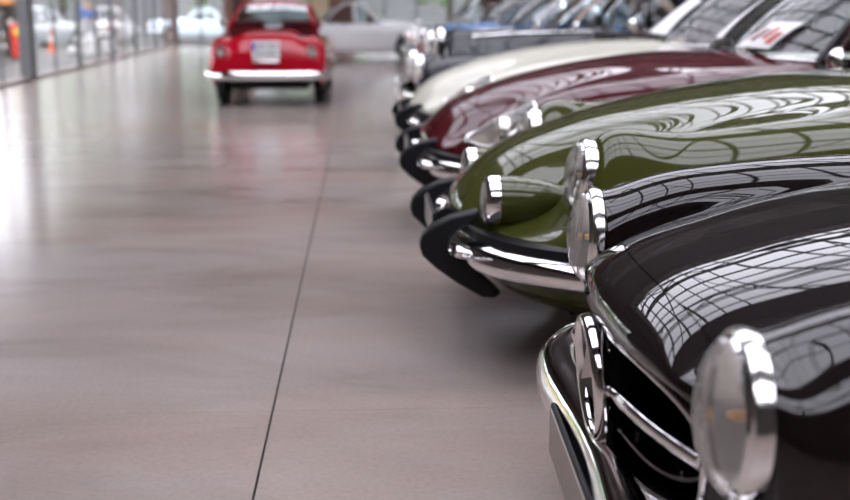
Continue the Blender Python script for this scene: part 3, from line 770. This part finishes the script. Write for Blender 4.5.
# ------------------------------------------------------------------ generic old saloons / coupes
def saloon(name, label, paintm, loc, rz=0., L=4.5, W=.86, hz=.95, fz=.86, cowl=1.55, zb=.95, roof=1.42, tail=.86, roofmat=None, pillar=None,
           front='upright', group=None, coupe=False, hw=.36, lamp_r=.10, wr=.32, seat=None, rear=True, cat='car', amber=True, mirmat=None, gx=0., lz=.62, pz=.62):
    car = thing(name, label, cat, loc, rz, group)
    r0 = 3.05 if not coupe else 2.75
    st = [  # x, hood z, fender z, half width, lower z
        (.0, .56, .52, W-.10, .36), (.015, .72, .62, W-.06, .32), (.06, hz-.10, fz-.10, W-.04, .28), (.22, hz-.05, fz-.03, W-.02, .25), (.7, hz-.015, fz, W, .24),
        (cowl, hz+.02, fz+.02, W, .24), (2.3, zb, fz+.02, W+.01, .24), (r0, zb, fz+.01, W, .24), (L-.55, tail, tail-.04, W-.02, .25), (L-.16, tail-.06, tail-.12, W-.03, .28), (L-.02, tail-.22, tail-.25, W-.06, .33), (L, .45, .45, W-.09, .36)]
    if gx:
        st[2:4] = [(.06, .60, fz-.10, W-.04, .28), (gx-.04, .63, fz-.03, W-.02, .25), (gx+.02, hz-.06, fz-.02, W-.02, .25)]
    kc = 1 if gx else 0
    rows = []
    for x, h, f_, w_, lo in st:
        k = 1.0
        rows.append([(x, 0, h), (x, hw*.6, h-.008), (x, hw, h-.03), (x, hw+.10, min(h-.05, f_-.02)), (x, w_-.17, f_), (x, w_-.06, f_-.055), (x, w_, max(.42, f_-.24)), (x, w_-.005, max(.40, lo+.1)), (x, w_-.05, lo)])
    G, iu, iv = dense(rows, .045, .04, smooth=2)
    arch(G, .80, wr+.04, wr, W-.25); arch(G, L-.95, wr+.04, wr, W-.25)
    panel('bonnet', both(G[iu[2+2*kc]:iu[5+kc]+1, :iv[3]+1]), paintm, car, gap=.002)
    panel('nose_panel', both(G[:iu[2+2*kc]+1, :iv[3]+1]), paintm, car)
    panel('boot_lid', both(G[iu[7+kc]:iu[10+kc]+1, :iv[3]+1]), paintm, car, gap=.002)
    panel('tail_panel', both(G[iu[10+kc]:, :]), paintm, car)
    for s in (1, -1):
        g = G if s > 0 else mirror(G)
        panel('fender', g[:iu[5+kc]+1, iv[3]:], paintm, car)
        panel('door', g[iu[5+kc]:iu[7+kc]+1, iv[3]:], paintm, car, gap=.002)
        panel('rear_fender', g[iu[7+kc]:iu[10+kc]+1, iv[3]:], paintm, car)
        headlamp(car, 'headlamp', (.005, s*(W-.19), .66), lamp_r, depth=.06)
        MB().box((.02, s*(W-.06), .66), (.07, .07, .12)).build('indicator', M_orange if amber else M_chrome, car, bevel=.02)
        tube('door_handle', [(2.15, s*(W+.02), .80), (2.30, s*(W+.02), .80)], .010, M_chrome, car, n=6)
        tube('side_trim', [(.35, s*(W+.003), .66), (1.5, s*(W+.012), .67), (3.0, s*(W+.012), .67), (L-.4, s*(W-.01), .65)], .009, M_chrome, car, n=6)
        tube('bonnet_trim', curve([(gx+.12, s*(hw+.004), hz-.068), (gx*.6+.5, s*(hw+.006), hz-.04), (1.0, s*(hw+.008), hz-.02), (cowl, s*(hw+.01), hz-.005)], 14), .010, M_chrome, car, n=6)
    if front == 'upright':
        gz0, gz1, gw = (.60 if gx else .40), hz+.015, .27
        out = [(gw*k, z) for k, z in ((-1, gz0), (-1.0, gz1-.12), (-.92, gz1-.04), (-.6, gz1-.005), (0, gz1+.01), (.6, gz1-.005), (.92, gz1-.04), (1, gz1-.12), (1, gz0))]
        pathg = [(gx-.03, y, z) for y, z in out]
        g = tube('grille', pathg, .035, M_chrome, car, n=10, closed=True, up=(1, 0, 0), ry=.05)
        MB().box((gx+.03, 0, (gz0+gz1)/2), (.02, 2*gw, gz1-gz0-.03)).build('grille_mesh', M_grilleblack, g)
        for y in np.linspace(-gw*.85, gw*.85, 11):
            tube('grille_slat', [(gx-.03, y, gz0), (gx-.03, y, gz1-.04-.06*abs(y/gw)**3)], .006, M_chrome, g, n=6)
        box('grille_spine', (gx-.045, 0, (gz0+gz1)/2), (.02, .03, gz1-gz0-.02), M_chrome, g, bevel=.005)
    else:
        g = MB().box((.0, 0, .56), (.04, 1.0, .14)).build('grille', M_grilleblack, car, bevel=.02)
        for z in (.52, .56, .60): tube('grille_slat', [(-.025, -.48, z), (-.025, .48, z)], .008, M_chrome, g, n=6)
    for end in (0, 1):
        e = -1 if end == 0 else 1; xe = 0 if end == 0 else L
        pth = curve([(xe - e*.55, -W-.01, .40), (xe - e*.12, -W+.03, .40), (xe + e*.05, -W+.20, .40), (xe + e*.10, 0, .40), (xe + e*.05, W-.20, .40), (xe - e*.12, W-.03, .40), (xe - e*.55, W+.01, .40)], 40)
        b = MB().add(*sweep(pth, [(e*a, z) for a, z in ((-.03, .045), (.01, .05), (.032, .03), (.04, 0), (.032, -.03), (.01, -.05), (-.03, -.045))])).build('bumper' if end == 0 else 'rear_bumper', M_chrome, car)
        if front == 'upright':
            for y in (-.42, .42):
                MB().add(*lathe([(0, .10), (.025, .09), (.035, .04), (.035, -.08), (.02, -.10)], (xe + e*.12, y, .42), (0, 0, 1), 14)).build('overrider', M_chrome, b)
    gh = dict(wb=(cowl+.02, cowl+.22, W-.17, zb-.005), wt=(cowl+.50, cowl+.62, W-.30, roof-.07), rt=(r0-.35, r0-.40, W-.30, roof-.08), rb=(r0+.12, r0+.02, W-.20, zb-.01), crown=.055, roofmat=roofmat)
    if coupe: gh['rt'] = (2.42, 2.38, W-.30, roof-.08); gh['rb'] = (3.02, 2.92, W-.20, zb-.02)
    greenhouse(car, gh, paintm, pillar=pillar, seatmat=seat)
    for s in (1, -1):
        for x in (.80, L-.95): wheel(car, x, s*(W-.13), wr, .17)
    mirror_on(car, (cowl+.25, -W+.10, zb-.04), (cowl+.26, -W-.02, zb+.06), mirmat)
    if rear:
        for s in (1, -1):
            tl = MB().box((L-.03, s*(W-.20), lz), (.05, .12, .17)).build('tail_lamp', M_redlens, car, bevel=.02)
            MB().box((L+.0, s*(W-.20), lz-.02), (.012, .08, .08)).build('reflector', pbr('reflector_grey', (.35, .33, .31), rough=.2, noise=.1), tl, bevel=.004)
        pl = box('rear_plate', (L+.025, 0, pz), (.012, .34, .21), M_plate, car, bevel=.003)
        box('plate_band', (L+.033, -.155, pz+.035), (.004, .04, .10), M_euro, pl)
        for zz, seq in ((pz+.045, (-.09, -.03, .05, .11)), (pz-.045, (-.10, -.03, .04, .10))):
            for q, y in enumerate(seq):
                box('plate_mark', (L+.033, y, zz), (.004, .035, .055 - .01*(q % 2)), pbr('plate_ink', (.25, .26, .30), rough=.6, noise=.1), pl)
        box('plate_lamp', (L+.03, 0, pz-.142), (.06, .34, .035), M_chrome, car, bevel=.012)
    box('underbody', (L/2, 0, .26), (L-.7, W*1.3, .10), M_darkin, car)
    return car

# row of cars beyond the streamlined three
saloon('vintage_saloon', 'black saloon with tall chrome grille and high narrow bonnet beside the ivory car', M_navy, (.50, 11.95, 0), hz=1.0, fz=.80, zb=1.0, roof=1.55, pillar=M_navy, lamp_r=.14, hw=.40, cowl=1.75, seat=M_leather, L=4.7, amber=False, gx=.30)
saloon('vintage_saloon', 'tan saloon with a pale roof beside the black saloon with the tall grille', M_tan, (.85, 14.6, 0), hz=.94, pillar=M_tan, roofmat=M_ivory, cowl=1.35)
saloon('vintage_saloon', 'silver grey saloon parked between the tan and the mid blue saloons', M_silver, (.9, 17.2, 0), pillar=M_white, cowl=1.25)
saloon('vintage_saloon', 'mid blue saloon with white roof between the silver grey and the bright blue cars', paint('mid_blue', (.045, .22, .60)), (.95, 19.8, 0), hz=1.0, fz=.94, zb=1.0, pillar=M_chrome, roofmat=M_white, cowl=1.25)
saloon('vintage_saloon', 'bright blue saloon with orange indicators and chrome bumper', M_blue, (.95, 23.2, 0), front='wide', pillar=M_white, roofmat=M_white, cowl=1.3, lamp_r=.09)
saloon('estate_car', 'white estate car with dark glass behind the bright blue saloon', M_white, (.95, 25.9, 0), front='wide', roof=1.6, zb=1.0, pillar=M_white, cowl=1.0, hz=.92)
saloon('white_coupe', 'white coupe standing across the aisle end before the brick wall', M_white, (-2.62, 29.4, 0), 0, roof=1.40, zb=.95, hz=.88, tail=.88, L=4.7, front='wide', mirmat=M_darksteel)
# red coupe in the aisle, seen from behind
saloon('red_coupe', 'bright red coupe seen from behind standing alone in the aisle', M_red, (-1.19, 18.95, 0), -math.pi/2, L=4.05, W=.765, coupe=True, roof=1.33, zb=.97, hz=.86, fz=.82, tail=.93, lz=.70, pz=.72, front='wide', wr=.30, pillar=M_red, cowl=1.4)
# ------------------------------------------------------------------ glazed wall on the left, brick end wall, outdoors
def brick_material():
    m, n, l = _mat('brick_wall')
    b = n['Principled BSDF']; b.inputs['Roughness'].default_value = .85
    tc = n.new('ShaderNodeTexCoord'); mp = n.new('ShaderNodeMapping'); mp.inputs['Rotation'].default_value = (math.pi/2, 0, 0)
    br = n.new('ShaderNodeTexBrick'); br.inputs['Scale'].default_value = 1; br.inputs['Brick Width'].default_value = .25; br.inputs['Row Height'].default_value = .075; br.inputs['Mortar Size'].default_value = .006
    br.inputs['Color1'].default_value = (.24, .085, .055, 1); br.inputs['Color2'].default_value = (.16, .06, .045, 1); br.inputs['Mortar'].default_value = (.25, .21, .18, 1)
    l.new(tc.outputs['Object'], mp.inputs[0]); l.new(mp.outputs[0], br.inputs['Vector']); l.new(br.outputs['Color'], b.inputs['Base Color'])
    return m
M_brickwall = brick_material()
YE = Y1
def pier(x0, x1, z0=0, z1=3.1, mat=None, parent=None, name='pier'):
    return box(name, ((x0+x1)/2, YE+.2, (z0+z1)/2), (x1-x0, .4, z1-z0), mat or M_brickwall, parent)
wf = struct(pier(-4.75, -3.85, name='wall_front'))
pier(-1.75, -1.15, mat=pbr('cream_render', (.62, .50, .34), rough=.8, noise=.1), parent=wf)
pier(-1.15, -.35, parent=wf); pier(4.2, XR, parent=wf); pier(-6.9, -6.45, parent=wf)
pier(-6.9, XR, 3.1, 6.8, parent=wf, name='lintel')
box('notice_panel', (-4.30, YE-.03, .95), (.30, .06, 1.7), M_darksteel, wf, bevel=.01)
for k, (x0, x1) in enumerate(((-6.45, -4.75), (-3.85, -1.75), (-.35, 4.2))):
    wn = MB()
    wn = struct(box('window_%d' % (k+1), ((x0+x1)/2, YE+.2, .05), (x1-x0, .10, .10), M_steel))
    nn = max(1, int(round((x1-x0)/1.1)))
    for i in range(nn+1):
        x = x0 + (x1-x0)*i/nn
        box('mullion', (min(max(x, x0+.03), x1-.03), YE+.2, 1.6), (.06, .08, 3.0), M_steel, wn)
    for i in range(nn):
        xa = x0 + (x1-x0)*i/nn + .03; xb = x0 + (x1-x0)*(i+1)/nn - .03
        MB().add([(xa, YE+.2, .1), (xb, YE+.2, .1), (xb, YE+.2, 3.1), (xa, YE+.2, 3.1)], [(0, 1, 2, 3)]).build('pane', M_pane, wn, smooth=False)

# glazed wall: kerb, posts, panes, head panel
wl = struct(MB().add(*prismz([(wx(Y0)-.10, Y0), (wx(Y0)+.10, Y0), (wx(YE)+.10, YE), (wx(YE)-.10, YE)], -.02, .05)).build('wall_left', M_curb, smooth=False))
MB().add(*prismz([(wx(Y0)-.12, Y0), (wx(Y0)+.12, Y0), (wx(YE)+.12, YE), (wx(YE)-.12, YE)], 2.7, 6.7)).build('head_panel', M_plaster, wl, smooth=False)  # unseen; brought down to cut sky light on the floor
py = [-8.6, -4.6, -.6, 3.4, 7.4, 11.4, 14.6, 17.8, 21.1, 25.6, 29.6, 33.4, 37.2, 41.6]
ang = math.atan(.033)
for i, y in enumerate(py):
    wdt = .26 if i == 8 else .13
    box('post', (wx(y), y, 1.72), (wdt*.7, wdt, 3.4), M_steel, wl, rz=ang)
    if i == 8: box('post', (wx(y)+.02, y+.42, 1.72), (.05, .05, 3.4), M_steel, wl, rz=ang)
for a, b in zip(py[:-1], py[1:]):
    if b < 12:  # solid bays out of view, added to block glare on the floor
        MB().box((wx((a+b)/2), (a+b)/2, 1.72), (.16, b-a-.12, 3.34), ang).build('blocking_wall_panel', M_plaster, wl, smooth=False); continue
    for q in range(2):
        ya = a + (b-a)*q/2 + .07; yb = a + (b-a)*(q+1)/2 - .07
        MB().add([(wx(ya), ya, .07), (wx(yb), yb, .07), (wx(yb), yb, 3.37), (wx(ya), ya, 3.37)], [(0, 1, 2, 3)]).build('pane', M_pane, wl, smooth=False)
    MB().box((wx((a+b)/2), (a+b)/2, 1.72), (.05, .04, 3.34), ang).build('mullion', M_steel, wl, smooth=False)

# outdoors
grd = MB().box((0, 60, -.16), (220, 260, .1)).build('ground', M_paving, None, smooth=False); struct(grd)
M_leaf = pbr('foliage', (.10, .22, .025), rough=.7, noise=.6, nscale=3)
M_trunk = pbr('bark', (.06, .045, .035), rough=.9, noise=.3)
def leafmesh(n, rx, rz, seed):
    rnd = np.random.RandomState(seed); mb = MB()
    for k in range(n):
        d = rnd.normal(size=3); d /= np.linalg.norm(d); r = rnd.uniform(.55, 1.0)
        c = d*np.array([rx, rx, rz])*r
        a = rnd.normal(size=3); a /= np.linalg.norm(a); b = np.cross(a, d); b /= (np.linalg.norm(b)+1e-9); s = rnd.uniform(.15, .32)
        mb.add([c-a*s, c+b*s*.6, c+a*s, c-b*s*.6], [(0, 1, 2, 3)])
    return mb
crowns = []
def tree(label, x, y, h, r, seed, low):
    t = thing('tree', label, 'tree', (x, y, -.11), group='trees outside the glazing')
    lat('trunk', [(.22, 0), (.16, 1.0), (.12, h*.6), (.05, h*.85)], (0, 0, 0), M_trunk, t, axis=(0, 0, 1), n=10)
    rz = (h-low)/2
    o = leafmesh(900, r, rz, seed).build('crown', M_leaf, t, smooth=False); o.location = (0, 0, low+rz); o['kind'] = 'stuff'
k = 0
for x, y, h, r, low in ((-8, 60, 9, 3.0, 1.3), (-14.2, 58, 8, 3.0, 1.3), (-1.8, 60, 9, 3.0, 1.3), (4.4, 60, 8, 3.0, 1.2), (-19.5, 51, 8, 3.2, 1.4), (-24, 45, 9, 3.2, 1.3), (-27.5, 38, 8, 3.3, 1.2), (-30, 30.5, 8, 3.4, 1.3), (10.6, 60, 8, 3, 1.2), (-30, 22, 9, 3.6, 1.4)):
    k += 1
    tree('leafy green tree standing in the yard outside the glazed walls', x, y, h, r, k, low)
yard = struct(box('wall_yard', (-8, 66, 2.6), (90, .4, 5.4), pbr('pale_render', (.22, .22, .23), rough=.9, noise=.15, nscale=.5)))
box('yard_return', (-37, 40, 2.6), (.4, 70, 5.4), MATS['pale_render'], yard)
def lower(o, z=-.11): o.location.z = z; return o
lower(saloon('parked_car', 'silver car parked outside behind the glazed side wall', M_silver, (-12.6, 40.6, 0), math.radians(60), front='wide'))
lower(saloon('parked_car', 'pale blue car parked outside beyond the end window beside the brick pier', paint('ice_blue', (.55, .66, .74)), (-9.2, 52.6, 0), math.radians(3), front='wide'))
lower(saloon('parked_car', 'white car parked outside facing the glazing between the silver and pale blue cars', M_white, (-10.3, 45.6, 0), math.radians(85), front='wide'))
lower(saloon('parked_car', 'yellow sports car standing outside near the red display stand', M_yellow, (-8.92, 29.6, 0), math.radians(178), coupe=True, front='wide', hz=.8, zb=.86, roof=1.2, fz=.78, tail=.8))
# red display stand with yellow crest
ds = lower(thing('display_stand', 'red upright display stand with a yellow crest outside the glazing', 'stand', (-9.18, 32.6, 0)))
MB().box((0, 0, .50), (.34, .30, .90)).build('cabinet', pbr('red_lacquer', (.72, .012, .008), rough=.3, coat=1, noise=.05), ds, bevel=.04)
lat('crest', [(0, .02), (.06, .018), (.075, 0)], (0, -.15, .72), M_yellow, ds, axis=(0, -1, 0), n=20, sz=1.3)
box('plinth', (0, 0, .03), (.40, .36, .06), M_darksteel, ds, bevel=.01)
dk = lower(thing('dark_kiosk', 'black kiosk with an orange awning outside the glazing', 'kiosk', (-10.7, 34.4, 0)))
box('cabin', (0, 0, .75), (2.2, 1.2, 1.4), M_darksteel, dk, bevel=.02)
box('awning', (0, -.3, 1.52), (2.4, 1.6, .10), pbr('orange_canvas', (.85, .30, .04), rough=.8, noise=.1), dk, bevel=.02)
for x in (.75, 1.02):
    lat('globe_lamp', [(0, .09), (.05, .075), (.09, 0), (.05, -.075), (0, -.09)], (x, -.7, 1.2 - (x-.75)*.8), M_paper, dk, axis=(0, 0, 1), n=16)
# white cubes
for x, y, s_, lb in ((-8.1, 36.0, .54, 'large white planter cube beside the slightly smaller white cube outside'), (-7.72, 37.2, .44, 'slightly smaller white planter cube beside the large cube outside')):
    c = lower(thing('planter_cube', lb, 'planter', (x, y, 0)))
    MB().box((0, 0, s_/2), (s_, s_, s_)).build('box', M_paper, c, bevel=.03)
    box('soil', (0, 0, s_), (s_*.8, s_*.8, .02), M_trunk, c)
gl = lower(thing('white_globe', 'small white globe lamp on the ground beside the planter cubes', 'lamp', (-8.62, 36.1, 0)))
lat('globe', [(0, .13), (.07, .115), (.12, .05), (.13, 0), (.12, -.05), (.07, -.115)], (0, 0, .13), M_paper, gl, axis=(0, 0, 1), n=24)
lat('foot', [(.07, .02), (.08, 0), (0, 0)], (0, 0, 0), M_darksteel, gl, axis=(0, 0, 1), n=16)
# traffic cone
cn = lower(thing('traffic_cone', 'orange red traffic cone outside near the silver car', 'cone', (-9.62, 37.8, 0)))
lat('cone', [(.02, .70), (.03, .70), (.14, .03)], (0, 0, 0), M_orange, cn, axis=(0, 0, 1), n=20)
box('foot', (0, 0, .02), (.36, .36, .04), M_orange, cn, bevel=.01)
lat('band', [(.062, .52), (.092, .36)], (0, 0, 0), M_paper, cn, axis=(0, 0, 1), n=20)

# person standing outside by the cubes
def skinmesh(name, verts, edges, radii, mat, parent, root=0):
    me = bpy.data.meshes.new(name); me.from_pydata(verts, edges, []); me.update()
    o = bpy.data.objects.new(name, me); COL.objects.link(o); me.materials.append(mat)
    if parent: o.parent = parent
    o.modifiers.new('skin', 'SKIN')
    if not me.skin_vertices: 
        bm = bmesh.new(); bm.from_mesh(me); bm.verts.layers.skin.verify(); bm.to_mesh(me); bm.free()
    for i, r_ in enumerate(radii):
        d = me.skin_vertices[0].data[i]; d.radius = r_ if isinstance(r_, tuple) else (r_, r_); d.use_root = (i == root)
    sb = o.modifiers.new('sub', 'SUBSURF'); sb.levels = 2; sb.render_levels = 2
    return o
per = lower(thing('person', 'person in a blue top and pale trousers standing outside beside the white cubes', 'person', (-9.0, 40.2, 0), math.radians(200)))
M_skin = pbr('skin', (.50, .30, .22), rough=.6, noise=.06); M_bluetop = pbr('blue_cloth', (.06, .17, .50), rough=.85, noise=.15, nscale=20)
M_pale = pbr('pale_cloth', (.52, .50, .52), rough=.85, noise=.1, nscale=20); M_hair = pbr('dark_hair', (.03, .02, .015), rough=.6, noise=.3)
bv = [(0, 0, .95), (0, 0, 1.18), (0, .01, 1.38), (0, 0, 1.50), (0, -.02, 1.58), (0, -.02, 1.69), (0, -.005, 1.74)]
be = [(0, 1), (1, 2), (2, 3), (3, 4), (4, 5), (5, 6)]; br_ = [(.15, .11), (.13, .10), (.16, .11), .055, .075, .09, .05]
for s_ in (-1, 1):
    n0 = len(bv)
    bv += [(s_*.19, 0, 1.40), (s_*.24, .02, 1.12), (s_*.22, -.10, .90), (s_*.21, -.13, .83)]
    be += [(2, n0), (n0, n0+1), (n0+1, n0+2), (n0+2, n0+3)]; br_ += [.055, .042, .032, (.02, .04)]
    for q in range(4):
        m0 = len(bv); bv += [(s_*(.205+.0*q), -.155-.012*q+.02, .79), (s_*.20, -.16-.018*q+.03, .73 + .006*abs(q-1))]; be += [(n0+3, m0), (m0, m0+1)]; br_ += [.010, .008]
    m0 = len(bv); bv += [(s_*.19, -.17, .81), (s_*.18, -.19, .77)]; be += [(n0+3, m0), (m0, m0+1)]; br_ += [.011, .009]
    n1 = len(bv)
    bv += [(s_*.10, 0, .88), (s_*.11, -.01, .50), (s_*.12, .02, .09), (s_*.13, -.13, .04)]; be += [(0, n1), (n1, n1+1), (n1+1, n1+2), (n1+2, n1+3)]; br_ += [.085, .058, .042, (.035, .025)]
body = skinmesh('body', bv, be, br_, M_skin, per)
skinmesh('top', [(0, 0, .92), (0, 0, 1.18), (0, .01, 1.38), (0, 0, 1.46), (.20, 0, 1.40), (.25, .02, 1.12), (.228, -.085, .93), (-.20, 0, 1.40), (-.25, .02, 1.12), (-.228, -.085, .93)], [(0, 1), (1, 2), (2, 3), (2, 4), (4, 5), (5, 6), (2, 7), (7, 8), (8, 9)], [(.18, .135), (.16, .125), (.185, .13), .075, .075, .06, .048, .075, .06, .048], M_bluetop, per)
skinmesh('trousers', [(0, 0, .96), (.10, 0, .86), (.112, -.01, .50), (.122, .02, .11), (-.10, 0, .86), (-.112, -.01, .50), (-.122, .02, .11)], [(0, 1), (1, 2), (2, 3), (0, 4), (4, 5), (5, 6)], [(.165, .125), .105, .082, .068, .105, .082, .068], M_pale, per)
for s_ in (-1, 1): skinmesh('shoe', [(s_*.122, .05, .045), (s_*.125, -.06, .04), (s_*.13, -.16, .032)], [(0, 1), (1, 2)], [(.05, .04), (.05, .036), (.042, .025)], M_rubber, per)
skinmesh('hair', [(0, .03, 1.62), (0, .035, 1.70), (0, .0, 1.77), (0, -.05, 1.77)], [(0, 1), (1, 2), (2, 3)], [.06, .085, .075, .05], M_hair, per)
fc = []
for s_ in (-1, 1): lat('eye', [(0, .012), (.008, .009), (.012, 0)], (s_*.033, -.105, 1.655), M_darkin, body, axis=(0, -1, 0), n=10)
tube('nose', [(0, -.105, 1.66), (0, -.125, 1.625)], .012, M_skin, body, n=8); tube('mouth', [(-.022, -.098, 1.59), (0, -.105, 1.588), (.022, -.098, 1.59)], .006, M_redlens, body, n=6)
for s_ in (-1, 1): lat('ear', [(0, .01), (.02, .006), (.024, -.01)], (s_*.09, -.015, 1.64), M_skin, body, axis=(s_, 0, 0), n=10)
